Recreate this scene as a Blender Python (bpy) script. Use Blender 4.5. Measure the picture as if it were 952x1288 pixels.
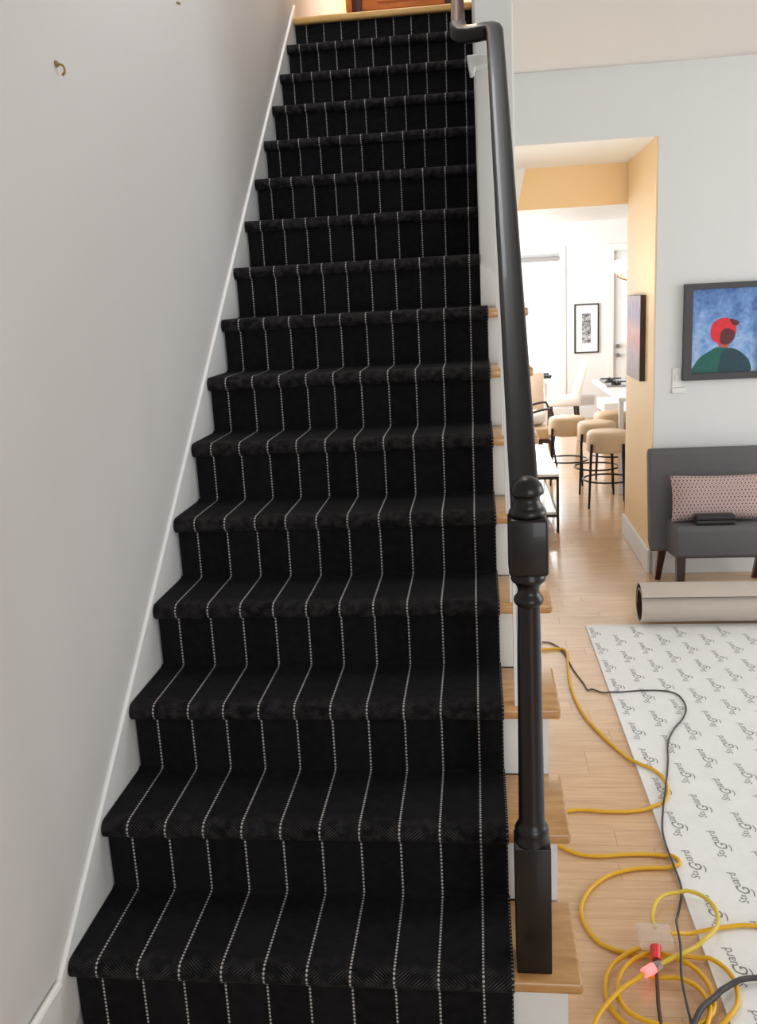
import bpy, bmesh, math, random
from mathutils import Vector, Matrix
random.seed(7)
for o in list(bpy.data.objects):
    bpy.data.objects.remove(o)
scene = bpy.context.scene
COL = scene.collection
U = 1.12                       # layout units -> metres

# ------------------------------------------------------------------ camera
F_PX, W_PX, H_PX, PRIN_Y = 1113.27, 952.0, 1288.0, 634.6
CAM = Vector((0.5216, -1.5712, 1.5516))
YAW, PITCH, ROLL = 0.1183, -0.2241, -0.0524
def cam_axes():
    fwd = Vector((-math.sin(YAW)*math.cos(PITCH), math.cos(YAW)*math.cos(PITCH), math.sin(PITCH)))
    right = Vector((math.cos(YAW), math.sin(YAW), 0)); up = right.cross(fwd)
    return (right*math.cos(ROLL)+up*math.sin(ROLL), -right*math.sin(ROLL)+up*math.cos(ROLL), fwd)
_r, _u, _f = cam_axes()
cd = bpy.data.cameras.new('camera')
cd.sensor_fit = 'HORIZONTAL'; cd.sensor_width = 36.0
cd.lens = 36.0*F_PX/W_PX
cd.shift_y = (PRIN_Y-H_PX/2)/W_PX
cd.clip_start = 0.05; cd.clip_end = 100
cam = bpy.data.objects.new('camera', cd); COL.objects.link(cam)
M = Matrix((( _r.x, _u.x, -_f.x), (_r.y, _u.y, -_f.y), (_r.z, _u.z, -_f.z))).to_4x4()
M.translation = CAM*U
cam.matrix_world = M
scene.camera = cam

# ------------------------------------------------------------------ world, lights, exposure
vs = scene.view_settings
vs.view_transform = 'Standard'; vs.look = 'None'; vs.gamma = 1.0; vs.exposure = 0.0
vs.use_curve_mapping = False
w = bpy.data.worlds.new('daylight'); scene.world = w; w.use_nodes = True
bg = w.node_tree.nodes['Background']
bg.inputs['Color'].default_value = (0.93, 0.97, 1.0, 1); bg.inputs['Strength'].default_value = 1.6

def area(name, loc, target, sx, sy, power, color):
    l = bpy.data.lights.new(name, 'AREA'); l.shape = 'RECTANGLE'
    l.size = sx*U; l.size_y = sy*U; l.energy = power; l.color = color
    o = bpy.data.objects.new(name, l); COL.objects.link(o)
    o.location = Vector(loc)*U
    d = Vector(target)-Vector(loc)
    o.rotation_euler = d.to_track_quat('-Z', 'Y').to_euler()
    return o
def point(name, loc, power, color, r):
    l = bpy.data.lights.new(name, 'POINT'); l.energy = power; l.color = color; l.shadow_soft_size = r*U
    o = bpy.data.objects.new(name, l); COL.objects.link(o); o.location = Vector(loc)*U
    return o
DAY = (0.95, 0.98, 1.0)
area('added_front_window_light', (2.3, -3.95, 1.45), (2.3, 0, 1.35), 2.3, 1.75, 66, DAY)  # added daylight through an unseen front window, brightens the living room
area('added_side_window_light', (4.56, 1.4, 1.45), (0, 1.4, 1.2), 2.5, 1.7, 72, DAY)  # added daylight through an unseen window in the right wall
area('added_skylight', (0.1, 2.2, 5.52), (0.1, 2.2, 0), 0.7, 1.4, 42, DAY)  # added overhead source, lifts the upper left wall and the treads
area('kitchen_window_light', (1.28, 10.25, 1.1), (1.28, 5, 0.9), 0.75, 1.8, 100, (0.98, 0.99, 1.0))
area('added_kitchen_side_light', (-0.25, 7.6, 1.35), (3, 7.6, 1.0), 2.6, 1.6, 150, (0.98, 0.99, 1.0))  # added light through an unseen side window, brightens the kitchen
point('upstairs_lamp_light', (0.35, 4.9, 4.7), 140, (1.0, 0.74, 0.48), 0.15)

# ------------------------------------------------------------------ materials
def lin(c):
    return tuple(((v/255.0)/12.92 if v/255.0 <= 0.04045 else ((v/255.0+0.055)/1.055)**2.4) for v in c)+(1.0,)
MAT = {}
class NT:
    def __init__(s, name):
        s.m = bpy.data.materials.new(name); s.m.use_nodes = True
        s.t = s.m.node_tree; s.b = s.t.nodes['Principled BSDF']; MAT[name] = s.m
    def n(s, typ, **kw):
        k = s.t.nodes.new(typ)
        for a, v in kw.items(): setattr(k, a, v)
        return k
    def l(s, a, b): s.t.links.new(a, b)
    def math(s, op, a, b=None, c=None):
        k = s.n('ShaderNodeMath', operation=op)
        for i, v in enumerate((a, b, c)):
            if v is None: continue
            if isinstance(v, (int, float)): k.inputs[i].default_value = v
            else: s.l(v, k.inputs[i])
        return k.outputs[0]
    def mix(s, f, a, b):
        k = s.n('ShaderNodeMix', data_type='RGBA')
        for i, v in ((0, f), (6, a), (7, b)):
            if isinstance(v, (int, float, tuple)): k.inputs[i].default_value = v
            else: s.l(v, k.inputs[i])
        return k.outputs[2]
    def ramp(s, fac, stops):
        k = s.n('ShaderNodeValToRGB'); e = k.color_ramp.elements
        while len(e) < len(stops): e.new(0.5)
        for i, (p, c) in enumerate(stops): e[i].position = p; e[i].color = c
        s.l(fac, k.inputs[0]); return k.outputs[0]
    def coord(s, scale=(1, 1, 1), kind='Object'):
        tc = s.n('ShaderNodeTexCoord'); mp = s.n('ShaderNodeMapping')
        mp.inputs['Scale'].default_value = scale
        s.l(tc.outputs[kind], mp.inputs[0]); return mp.outputs[0]
    def noise(s, vec, scale, detail=3, rough=0.5):
        k = s.n('ShaderNodeTexNoise'); k.inputs['Scale'].default_value = scale
        k.inputs['Detail'].default_value = detail; k.inputs['Roughness'].default_value = rough
        if vec is not None: s.l(vec, k.inputs['Vector'])
        return k.outputs['Fac']
    def bump(s, h, strength, dist=0.002):
        k = s.n('ShaderNodeBump'); k.inputs['Strength'].default_value = strength
        k.inputs['Distance'].default_value = dist
        s.l(h, k.inputs['Height']); s.l(k.outputs[0], s.b.inputs['Normal'])
    def set(s, color=None, rough=None, metal=None, spec=None):
        for nm, v in (('Base Color', color), ('Roughness', rough), ('Metallic', metal), ('Specular IOR Level', spec)):
            if v is None: continue
            if isinstance(v, (int, float, tuple)): s.b.inputs[nm].default_value = v
            else: s.l(v, s.b.inputs[nm])
def plain(name, rgb, rough=0.6, metal=0.0, var=0.06, scale=6.0, bump=0.0, bscale=60.0, spec=0.5):
    t = NT(name); c = lin(rgb); v = t.coord()
    n = t.noise(v, scale, 4)
    lo = tuple(x*(1-var) for x in c[:3])+(1,); hi = tuple(min(1, x*(1+var)) for x in c[:3])+(1,)
    t.set(t.mix(n, lo, hi), rough, metal, spec)
    if bump: t.bump(t.noise(v, bscale, 3), bump)
    return t.m
def wood(name, a, b, rough, stretch, scale=5.0, per_obj=0.0, coat=0.0):
    t = NT(name); v = t.coord(stretch)
    if per_obj:
        oi = t.n('ShaderNodeObjectInfo'); add = t.n('ShaderNodeVectorMath', operation='ADD')
        sc = t.n('ShaderNodeVectorMath', operation='SCALE'); sc.inputs['Scale'].default_value = 37.0
        cmb = t.n('ShaderNodeCombineXYZ')
        for i in range(3): t.l(oi.outputs['Random'], cmb.inputs[i])
        t.l(cmb.outputs[0], sc.inputs[0]); t.l(v, add.inputs[0]); t.l(sc.outputs[0], add.inputs[1]); v = add.outputs[0]
    n = t.noise(v, scale, 6, 0.6)
    col = t.ramp(n, [(0.3, lin(a)), (0.7, lin(b))])
    if per_obj:
        r = t.math('MULTIPLY_ADD', oi.outputs['Random'], per_obj, 1-per_obj/2)
        hsv = t.n('ShaderNodeHueSaturation'); t.l(r, hsv.inputs['Value']); t.l(col, hsv.inputs['Color']); col = hsv.outputs[0]
    t.set(col, rough); t.b.inputs['Coat Weight'].default_value = coat; t.b.inputs['Coat Roughness'].default_value = 0.12
    return t.m

plain('wall_paint', (216, 217, 216), 0.75, var=0.015, scale=2.0, bump=0.05, bscale=220)
plain('stair_wall_paint', (198, 196, 195), 0.75, var=0.02, scale=1.6, bump=0.05, bscale=220)
plain('ceiling_paint', (220, 215, 210), 0.85, var=0.01)
plain('yellow_paint', (246, 212, 162), 0.6, var=0.02, scale=2.0)
plain('peach_paint', (240, 205, 165), 0.7, var=0.02)
plain('white_trim', (228, 229, 228), 0.42, var=0.02)
plain('white_paint', (240, 239, 236), 0.6, var=0.01)
plain('grey_white_paint', (226, 226, 225), 0.7, var=0.01)
wood('floor_wood', (200, 162, 124), (219, 183, 146), 0.24, (1.6, 22, 1), 3.0, 0.06, 0.25)
wood('kitchen_floor_wood', (200, 158, 114), (220, 180, 136), 0.2, (1.2, 16, 1), 3.0, 0, 0.3)
wood('tread_wood', (172, 124, 70), (206, 160, 102), 0.3, (3, 14, 14), 3.0, 0.15, 0.3)
wood('landing_wood', (196, 150, 84), (226, 184, 116), 0.35, (2, 20, 20), 3.0)
wood('mahogany', (46, 18, 12), (78, 34, 22), 0.3, (6, 6, 1), 8.0)
wood('orange_wood', (176, 96, 40), (212, 130, 62), 0.35, (2, 10, 10), 4.0)
plain('black_paint', (14, 13, 16), 0.36, var=0.1, scale=30, spec=0.35)
MAT['black_paint'].node_tree.nodes['Principled BSDF'].inputs['Coat Weight'].default_value = 0.15
plain('dark_metal', (40, 34, 33), 0.4, 0.6, 0.08)
plain('dark_wood_leg', (62, 50, 46), 0.4, var=0.1)
plain('beige_vinyl', (214, 184, 148), 0.5, var=0.03, bump=0.08, bscale=90)
plain('cream_fabric', (232, 212, 190), 0.8, var=0.03, bump=0.1, bscale=300)
plain('white_fabric', (236, 232, 226), 0.8, var=0.02, bump=0.1, bscale=300)
plain('white_stone', (244, 243, 241), 0.25, var=0.02)
plain('grey_fabric', (92, 90, 92), 0.9, var=0.1, scale=60, bump=0.3, bscale=420)
plain('roll_backing', (186, 174, 164), 0.8, var=0.06, scale=14, bump=0.15, bscale=120)
plain('roll_pile', (74, 56, 48), 0.95, var=0.2, scale=80, bump=0.4, bscale=260)
plain('frame_charcoal', (58, 56, 60), 0.45, var=0.06)
plain('black_plastic', (22, 21, 23), 0.4, var=0.05)
plain('dark_rubber', (58, 56, 58), 0.55, var=0.06)
plain('brown_rubber', (66, 36, 30), 0.55, var=0.06)
plain('yellow_rubber', (222, 170, 22), 0.42, var=0.05, scale=20)
plain('pale_yellow_rubber', (216, 186, 62), 0.42, var=0.05, scale=20)
plain('red_plastic', (214, 44, 40), 0.35, var=0.04)
plain('ink', (128, 126, 124), 0.8, var=0.06)
plain('chrome', (170, 168, 170), 0.25, 1.0, 0.03)
plain('brass', (176, 140, 92), 0.3, 0.9, 0.05)
plain('vent_grey', (196, 192, 188), 0.5, var=0.03)
plain('blind_grey', (158, 156, 156), 0.7, var=0.03)
plain('paper_white', (240, 239, 238), 0.8, var=0.01)
plain('brown_stain', (140, 122, 84), 0.7, var=0.2, scale=60)
plain('switch_plastic', (224, 222, 218), 0.35, var=0.01)
plain('purple_glass', (150, 134, 150), 0.2, var=0.05)
plain('grey_ceramic', (168, 170, 170), 0.3, var=0.05)
plain('canvas_edge', (70, 54, 46), 0.7, var=0.1)

# carpet pad film: white with faint speckle
t = NT('pad_film'); v = t.coord()
n = t.noise(v, 9, 4); n2 = t.noise(v, 70, 2)
t.set(t.mix(t.math('MULTIPLY', n, n2), lin((228, 228, 226)), lin((246, 246, 244))), 0.55)
t.bump(t.noise(v, 30, 3), 0.15)

# striped runner: pin stripes of woven dots over alternating twill bays
def runner_material():
    t = NT('runner_wool')
    uv = t.n('ShaderNodeUVMap'); sp = t.n('ShaderNodeSeparateXYZ'); t.l(uv.outputs[0], sp.inputs[0])
    u_, v_ = sp.outputs[0], sp.outputs[1]
    P = 0.0927
    s = t.math('DIVIDE', t.math('ADD', u_, 0.333+10*P), P)
    fr = t.math('SUBTRACT', t.math('FRACT', t.math('ADD', s, 0.5)), 0.5)
    d = t.math('MULTIPLY', t.math('ABSOLUTE', fr), P)
    pv = 0.0092
    dv = t.math('MULTIPLY', t.math('ABSOLUTE', t.math('SUBTRACT', t.math('FRACT', t.math('DIVIDE', v_, pv)), 0.5)), pv)
    rad = t.math('SQRT', t.math('ADD', t.math('POWER', d, 2.0), t.math('POWER', t.math('MULTIPLY', dv, 0.78), 2.0)))
    dot = t.n('ShaderNodeMapRange'); dot.inputs['From Min'].default_value = 0.0019; dot.inputs['From Max'].default_value = 0.0030
    dot.inputs['To Min'].default_value = 1; dot.inputs['To Max'].default_value = 0; t.l(rad, dot.inputs['Value'])
    bay = t.math('FLOOR', s)
    dr = t.math('MULTIPLY_ADD', t.math('MODULO', bay, 2.0), 2.0, -1.0)
    tw = t.math('FRACT', t.math('DIVIDE', t.math('ADD', t.math('MULTIPLY', t.math('MULTIPLY', u_, dr), 0.85), v_), 0.0072))
    tm = t.math('LESS_THAN', tw, 0.34)
    ns = t.noise(uv.outputs[0], 38, 3); ns2 = t.noise(uv.outputs[0], 420, 2)
    tm = t.math('MULTIPLY', tm, t.math('MULTIPLY', t.math('SMOOTH_MIN', t.math('MAXIMUM', t.math('MULTIPLY_ADD', ns, 4.0, -1.55), 0.05), 1.0, 0.1), t.math('MULTIPLY', ns2, 1.7)))
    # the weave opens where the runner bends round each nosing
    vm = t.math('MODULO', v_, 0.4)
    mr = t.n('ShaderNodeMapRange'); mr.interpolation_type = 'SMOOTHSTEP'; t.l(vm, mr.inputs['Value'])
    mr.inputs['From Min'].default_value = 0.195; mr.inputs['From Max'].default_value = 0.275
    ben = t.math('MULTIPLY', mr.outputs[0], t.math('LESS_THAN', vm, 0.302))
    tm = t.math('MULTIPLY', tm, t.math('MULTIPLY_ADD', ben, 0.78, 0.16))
    base = t.mix(t.math('MODULO', bay, 2.0), lin((13, 13, 15)), lin((18, 18, 21)))
    col = t.mix(tm, base, lin((84, 79, 80)))
    col = t.mix(dot.outputs[0], col, lin((178, 175, 172)))
    em = t.math('MULTIPLY', t.math('MULTIPLY', t.math('GREATER_THAN', u_, 0.5595), t.math('LESS_THAN', u_, 0.566)), t.math('LESS_THAN', t.math('FRACT', t.math('DIVIDE', v_, 0.011)), 0.35))
    col = t.mix(em, col, lin((120, 118, 116)))
    t.set(col, 0.95, spec=0.15)
    hgt = t.math('ADD', t.math('MULTIPLY', dot.outputs[0], 1.2), t.math('ADD', t.math('MULTIPLY', tm, 0.8), ns2))
    t.bump(hgt, 0.5, 0.0015)
    return t.m
runner_material()

def glass_mat():
    t = NT('window_glass'); tr = t.n('ShaderNodeBsdfTransparent'); gl = t.n('ShaderNodeBsdfGlossy')
    gl.inputs['Roughness'].default_value = 0.02
    fz = t.n('ShaderNodeFresnel'); fz.inputs[0].default_value = 1.45
    mx = t.n('ShaderNodeMixShader'); t.l(fz.outputs[0], mx.inputs[0]); t.l(tr.outputs[0], mx.inputs[1]); t.l(gl.outputs[0], mx.inputs[2])
    t.l(mx.outputs[0], t.t.nodes['Material Output'].inputs['Surface'])
glass_mat()
t = NT('clear_plastic'); tr = t.n('ShaderNodeBsdfTransparent'); tr.inputs[0].default_value = (0.95, 0.92, 0.88, 1)
t.set((0.9, 0.88, 0.85, 1), 0.15)
fz = t.n('ShaderNodeLayerWeight'); fz.inputs[0].default_value = 0.25
mx = t.n('ShaderNodeMixShader'); t.l(t.math('MULTIPLY_ADD', fz.outputs['Facing'], 0.6, 0.10), mx.inputs[0]); t.l(tr.outputs[0], mx.inputs[1]); t.l(t.b.outputs[0], mx.inputs[2])
t.l(mx.outputs[0], t.t.nodes['Material Output'].inputs['Surface'])
def emit(name, rgb, strength):
    t = NT(name); t.set(lin(rgb), 0.4); t.b.inputs['Emission Color'].default_value = lin(rgb); t.b.inputs['Emission Strength'].default_value = strength
emit('bulb_glow', (255, 246, 224), 9.0)
emit('lit_plug', (255, 120, 118), 1.4)
# painted sky
t = NT('painted_sky'); v = t.coord(); n = t.noise(v, 11, 6, 0.65); n2 = t.noise(v, 38, 3)
f_ = t.math('ADD', t.math('MULTIPLY', n, 0.75), t.math('MULTIPLY', n2, 0.25))
sp = t.n('ShaderNodeSeparateXYZ'); tc = t.n('ShaderNodeTexCoord'); t.l(tc.outputs['Generated'], sp.inputs[0])
f_ = t.math('SUBTRACT', f_, t.math('MULTIPLY', t.math('SUBTRACT', sp.outputs[2], 0.5), 0.28))
t.set(t.ramp(f_, [(0.3, lin((52, 92, 158))), (0.5, lin((112, 152, 208))), (0.68, lin((168, 198, 232)))]), 0.5)
# abstract canvas
t = NT('painted_abstract'); tc = t.n('ShaderNodeTexCoord'); sp = t.n('ShaderNodeSeparateXYZ'); t.l(tc.outputs['Generated'], sp.inputs[0])
v = t.coord((1, 9, 5)); n = t.noise(v, 2.2, 5, 0.6)
z_ = t.math('ADD', sp.outputs[2], t.math('MULTIPLY', t.math('SUBTRACT', n, 0.5), 0.35))
c1 = t.ramp(z_, [(0.0, lin((112, 92, 66))), (0.3, lin((128, 106, 92))), (0.45, lin((206, 74, 40))), (0.6, lin((196, 120, 84))), (0.75, lin((88, 82, 130))), (1.0, lin((122, 104, 116)))])
c2 = t.ramp(n, [(0.35, lin((60, 68, 136))), (0.65, lin((196, 132, 92)))])
t.set(t.mix(0.3, c1, c2), 0.55)
# grey print
t = NT('grey_print'); v = t.coord((1, 1, 1)); n = t.noise(v, 26, 6, 0.7)
t.set(t.ramp(n, [(0.4, lin((70, 70, 72))), (0.6, lin((196, 196, 198)))]), 0.6)
# patterned cushion
t = NT('cushion_pattern'); uv = t.n('ShaderNodeUVMap'); mp = t.n('ShaderNodeMapping'); mp.inputs['Scale'].default_value = (27, 13, 1)
t.l(uv.outputs[0], mp.inputs[0]); sp = t.n('ShaderNodeSeparateXYZ'); t.l(mp.outputs[0], sp.inputs[0])
row = t.math('FLOOR', sp.outputs[1]); fx = t.math('FRACT', t.math('ADD', sp.outputs[0], t.math('MULTIPLY', t.math('MODULO', row, 2.0), 0.5)))
fy = t.math('FRACT', sp.outputs[1])
rr = t.math('SQRT', t.math('ADD', t.math('POWER', t.math('SUBTRACT', fx, 0.5), 2.0), t.math('POWER', t.math('SUBTRACT', fy, 0.5), 2.0)))
ring = t.math('LESS_THAN', t.math('ABSOLUTE', t.math('SUBTRACT', rr, 0.4)), 0.11)
core = t.math('LESS_THAN', rr, 0.2)
c = t.mix(ring, lin((158, 112, 98)), lin((186, 174, 170))); c = t.mix(core, c, lin((98, 66, 80)))
t.set(c, 0.9)

# ------------------------------------------------------------------ mesh helpers (layout units)
ORG = {}
def bm_new(): return bmesh.new()
def box(bm, x0, x1, y0, y1, z0, z1, bev=0.0, seg=2):
    vs_ = [bm.verts.new(p) for p in ((x0,y0,z0),(x1,y0,z0),(x1,y1,z0),(x0,y1,z0),(x0,y0,z1),(x1,y0,z1),(x1,y1,z1),(x0,y1,z1))]
    fs = [bm.faces.new([vs_[i] for i in q]) for q in ((3,2,1,0),(4,5,6,7),(0,1,5,4),(1,2,6,5),(2,3,7,6),(3,0,4,7))]
    if bev:
        es = list({e for f in fs for e in f.edges})
        bmesh.ops.bevel(bm, geom=es, offset=bev, segments=seg, affect='EDGES', profile=0.5)
    return bm
def lathe(bm, cx, cy, prof, seg=28):
    rings = []
    for r, z in prof:
        rings.append([bm.verts.new((cx+r*math.cos(2*math.pi*k/seg), cy+r*math.sin(2*math.pi*k/seg), z)) for k in range(seg)])
    for a, b in zip(rings, rings[1:]):
        for k in range(seg):
            bm.faces.new((a[k], a[(k+1) % seg], b[(k+1) % seg], b[k]))
    bm.faces.new(list(reversed(rings[0]))); bm.faces.new(rings[-1])
    return bm
def frames(pts):
    pts = [Vector(p) for p in pts]; out = []; nrm = None
    for i, p in enumerate(pts):
        a = pts[max(i-1, 0)]; b = pts[min(i+1, len(pts)-1)]
        tg = (b-a).normalized()
        if nrm is None:
            nrm = Vector((0, 0, 1)) if abs(tg.z) < 0.9 else Vector((1, 0, 0))
        nrm = (nrm-tg*nrm.dot(tg))
        if nrm.length < 1e-6: nrm = tg.orthogonal()
        nrm.normalize(); out.append((p, tg, nrm, tg.cross(nrm)))
    return out
def sweep(bm, pts, sec, closed=False):
    """sec: list of (side, up) offsets"""
    rings = []
    for p, tg, n, b in frames(pts):
        rings.append([bm.verts.new(p+b*s+n*u) for s, u in sec])
    k = len(sec)
    pairs = list(zip(rings, rings[1:]))+([(rings[-1], rings[0])] if closed else [])
    for A, B in pairs:
        for i in range(k):
            bm.faces.new((A[i], A[(i+1) % k], B[(i+1) % k], B[i]))
    if not closed:
        bm.faces.new(list(reversed(rings[0]))); bm.faces.new(rings[-1])
    return bm
def circ(r, seg=10): return [(r*math.cos(2*math.pi*k/seg), r*math.sin(2*math.pi*k/seg)) for k in range(seg)]
def tube(bm, pts, r, seg=10, closed=False): return sweep(bm, pts, circ(r, seg), closed)
def bar(bm, p0, p1, r0, r1=None, seg=12):
    r1 = r0 if r1 is None else r1
    f = frames([p0, p1]); rings = []
    for (p, tg, n, b), r in zip(f, (r0, r1)):
        rings.append([bm.verts.new(p+b*s+n*u) for s, u in circ(r, seg)])
    for i in range(seg): bm.faces.new((rings[0][i], rings[0][(i+1) % seg], rings[1][(i+1) % seg], rings[1][i]))
    bm.faces.new(list(reversed(rings[0]))); bm.faces.new(rings[1]); return bm
def smooth_path(pts, n=6):
    P = [Vector(p) for p in pts]; out = []
    for i in range(len(P)-1):
        p0 = P[max(i-1, 0)]; p1 = P[i]; p2 = P[i+1]; p3 = P[min(i+2, len(P)-1)]
        for k in range(n):
            t_ = k/n
            out.append(0.5*((2*p1)+(p2-p0)*t_+(2*p0-5*p1+4*p2-p3)*t_**2+(3*p1-p0-3*p2+p3)*t_**3))
    out.append(P[-1]); return out
def prism(bm, poly, axis, a, b, bev=0.0):
    """poly: 2d points; axis 'x': (y,z), 'y': (x,z), 'z': (x,y)"""
    def mk3(p, s):
        return {'x': (s, p[0], p[1]), 'y': (p[0], s, p[1]), 'z': (p[0], p[1], s)}[axis]
    A = [bm.verts.new(mk3(p, a)) for p in poly]; B = [bm.verts.new(mk3(p, b)) for p in poly]
    k = len(poly); fs = [bm.faces.new(A), bm.faces.new(B)]
    for i in range(k): fs.append(bm.faces.new((A[i], A[(i+1) % k], B[(i+1) % k], B[i])))
    bmesh.ops.recalc_face_normals(bm, faces=fs)
    if bev: bmesh.ops.bevel(bm, geom=list({e for f in fs for e in f.edges}), offset=bev, segments=2, affect='EDGES', profile=0.5)
    return bm
def cushion(bm, cx, cy, cz, sx, sy, sz, p=3.0, nu=28, nv=14, rot=None):
    """superellipsoid pillow"""
    def sg(v, e): return math.copysign(abs(v)**e, v)
    e = 2.0/p; rings = []
    uvs = []
    for j in range(1, nv):
        ph = -math.pi/2+math.pi*j/nv; row = []
        for i in range(nu):
            th = 2*math.pi*i/nu
            v = Vector((sx*sg(math.cos(ph), 0.9)*sg(math.cos(th), e), sy*sg(math.sin(ph), 0.9), sz*sg(math.cos(ph), 0.9)*sg(math.sin(th), e)))
            row.append(v)
        rings.append(row)
    def put(v):
        w_ = rot @ v if rot else v
        return bm.verts.new((cx+w_.x, cy+w_.y, cz+w_.z))
    uvl = bm.loops.layers.uv.verify()
    R = [[(put(v), (0.5+v.x/(2*sx), 0.5+v.z/(2*sz))) for v in row] for row in rings]
    b0 = (put(Vector((0, -sy, 0))), (.5, .5)); b1 = (put(Vector((0, sy, 0))), (.5, .5))
    def face(items):
        f = bm.faces.new([q[0] for q in items])
        for lp, q in zip(f.loops, items): lp[uvl].uv = q[1]
    for A, B in zip(R, R[1:]):
        for i in range(nu): face((A[i], A[(i+1) % nu], B[(i+1) % nu], B[i]))
    for i in range(nu):
        face((R[0][(i+1) % nu], R[0][i], b0)); face((R[-1][i], R[-1][(i+1) % nu], b1))
    return bm
def pillow(bm, cx, cy, cz, sx, sy, sz, rot, n=20):
    """square-cornered throw pillow: two bulging sheets sewn at the edge"""
    uvl = bm.loops.layers.uv.verify(); sheets = []; edge = {}
    for side in (-1, 1):
        grid = []
        for j in range(n+1):
            row = []
            for i in range(n+1):
                s_, t_ = -1+2*i/n, -1+2*j/n
                rim = i in (0, n) or j in (0, n)
                if rim and (i, j) in edge: row.append(edge[(i, j)]); continue
                th = sy*((1-s_**4)*(1-t_**4))**0.55
                v = Vector((sx*s_*(1-0.035*(1-t_*t_)), side*th, sz*t_*(1-0.07*(1-s_*s_)*abs(t_))))
                v = rot @ v; q = (bm.verts.new((cx+v.x, cy+v.y, cz+v.z)), (0.5+s_/2, 0.5+t_/2))
                if rim: edge[(i, j)] = q
                row.append(q)
            grid.append(row)
        for j in range(n):
            for i in range(n):
                it = (grid[j][i], grid[j][i+1], grid[j+1][i+1], grid[j+1][i])
                f = bm.faces.new([q[0] for q in it])
                for lp, q in zip(f.loops, it): lp[uvl].uv = q[1]
    return bm
def tf(bm, M, since=0):
    vs_ = list(bm.verts)[since:]
    bmesh.ops.transform(bm, matrix=M, verts=vs_); return bm

def link(o, parent=None):
    COL.objects.link(o)
    if parent is not None: o.parent = parent
    return o
def mk(name, bm, mat, parent=None, smooth=False, org=None):
    bm.verts.ensure_lookup_table()
    bmesh.ops.recalc_face_normals(bm, faces=list(bm.faces))
    if parent is not None: og = ORG[parent.name]
    elif org is not None: og = Vector(org)
    else:
        xs = [v.co.x for v in bm.verts]; ys = [v.co.y for v in bm.verts]; zs = [v.co.z for v in bm.verts]
        og = Vector(((min(xs)+max(xs))/2, (min(ys)+max(ys))/2, min(zs)))
    for v in bm.verts: v.co = (v.co-og)*U
    me = bpy.data.meshes.new(name); bm.to_mesh(me); bm.free()
    if smooth:
        for p in me.polygons: p.use_smooth = True
        try: me.set_sharp_from_angle(angle=math.radians(38))
        except Exception: pass
    me.materials.append(MAT[mat])
    o = bpy.data.objects.new(name, me); link(o, parent)
    if parent is None: o.location = og*U
    ORG[o.name] = og
    return o
def tag(o, label=None, cat=None, group=None, kind=None):
    if label: o['label'] = label
    if cat: o['category'] = cat
    if group: o['group'] = group
    if kind: o['kind'] = kind
    return o
def thing(name, loc, label, cat, group=None):
    o = bpy.data.objects.new(name, None); link(o); o.empty_display_size = 0.05
    o.location = Vector(loc)*U; ORG[o.name] = Vector(loc)
    return tag(o, label, cat, group)
def struct_empty(name, loc, label, cat):
    o = thing(name, loc, label, cat); o['kind'] = 'structure'; return o
def struct(name, bm, mat, label, cat, smooth=False):
    return tag(mk(name, bm, mat, None, smooth), label, cat, None, 'structure')
def dup(root, loc, label):
    def cp(o, par):
        c = o.copy(); COL.objects.link(c); c.parent = par
        for ch in [x for x in bpy.data.objects if x.parent == o]: cp(ch, c)
        return c
    kids = {}
    r = cp(root, None); r.location = Vector(loc)*U; r['label'] = label
    return r

# ------------------------------------------------------------------ layout constants
h, g = 0.19, 0.23254
SL = h/g
XW = -0.405        # left wall face
XS = 0.676         # outer face of the stair side
YB = 3.30          # living room back wall
ZC = 2.635         # living room ceiling
NST = 16
YT = 8*g           # where the upper stair wall begins
YFAR = 9.8

# ------------------------------------------------------------------ shell
b = bm_new(); box(b, XW-0.1, XW, -3.8, 6.4, -0.02, 5.4)
struct('wall_left', b, 'stair_wall_paint', 'long plain grey painted wall on the left of the stairs', 'wall')
# floor: sub-floor slab with strip boards lying on it in the living room
b = bm_new(); box(b, XW-0.1, 4.4, -3.8, 10.6, -0.10, -0.012)
floor = struct('floor', b, 'floor_wood', 'light maple strip floor of the living room', 'floor')
def plank_mesh(L, W):
    bm = bm_new(); box(bm, 0, L*U, 0, W*U, -0.0115*U, 0, 0.0004, 1)
    me = bpy.data.meshes.new('floor_plank'); bm.to_mesh(me); bm.free(); me.materials.append(MAT['floor_wood']); return me
PW = 0.078
plens = [0.62, 0.86, 1.1]; pm = [plank_mesh(l-0.0005, PW-0.0005) for l in plens]
fo = ORG[floor.name]; cnt = 0
y = -0.9
while y < 4.17:
    x = -0.40 - random.random()*0.5 if y < -0.05 else 0.30 - random.random()*0.5
    lim = 2.35
    while x < lim:
        k = random.randrange(3)
        if x+plens[k] > (XW if y < -0.05 else 0.66) and cnt < 296:
            xx = max(x, XW+0.002) if y < -0.05 else x
            o = bpy.data.objects.new('floor_plank', pm[k]); link(o, floor)
            o.location = (Vector((xx, y, 0))-fo)*U; cnt += 1
        x += plens[k]
    y += PW
YTH = y+0.0005
b = bm_new(); box(b, 2.35, 4.4, -3.8, YTH, -0.012, 0); box(b, XW, 2.35, -3.8, -0.905, -0.012, 0); box(b, XW, 4.4, YTH, 10.6, -0.012, 0.0)
o = mk('floor_surface', b, 'kitchen_floor_wood', floor)
# living room ceiling
b = bm_new(); box(b, XS, 4.4, -3.8, YB+0.0, ZC, ZC+0.25); box(b, XW, XS, -3.8, 0.4, ZC, ZC+0.25)
struct('ceiling', b, 'ceiling_paint', 'flat beige ceiling over the living room', 'ceiling')
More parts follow.
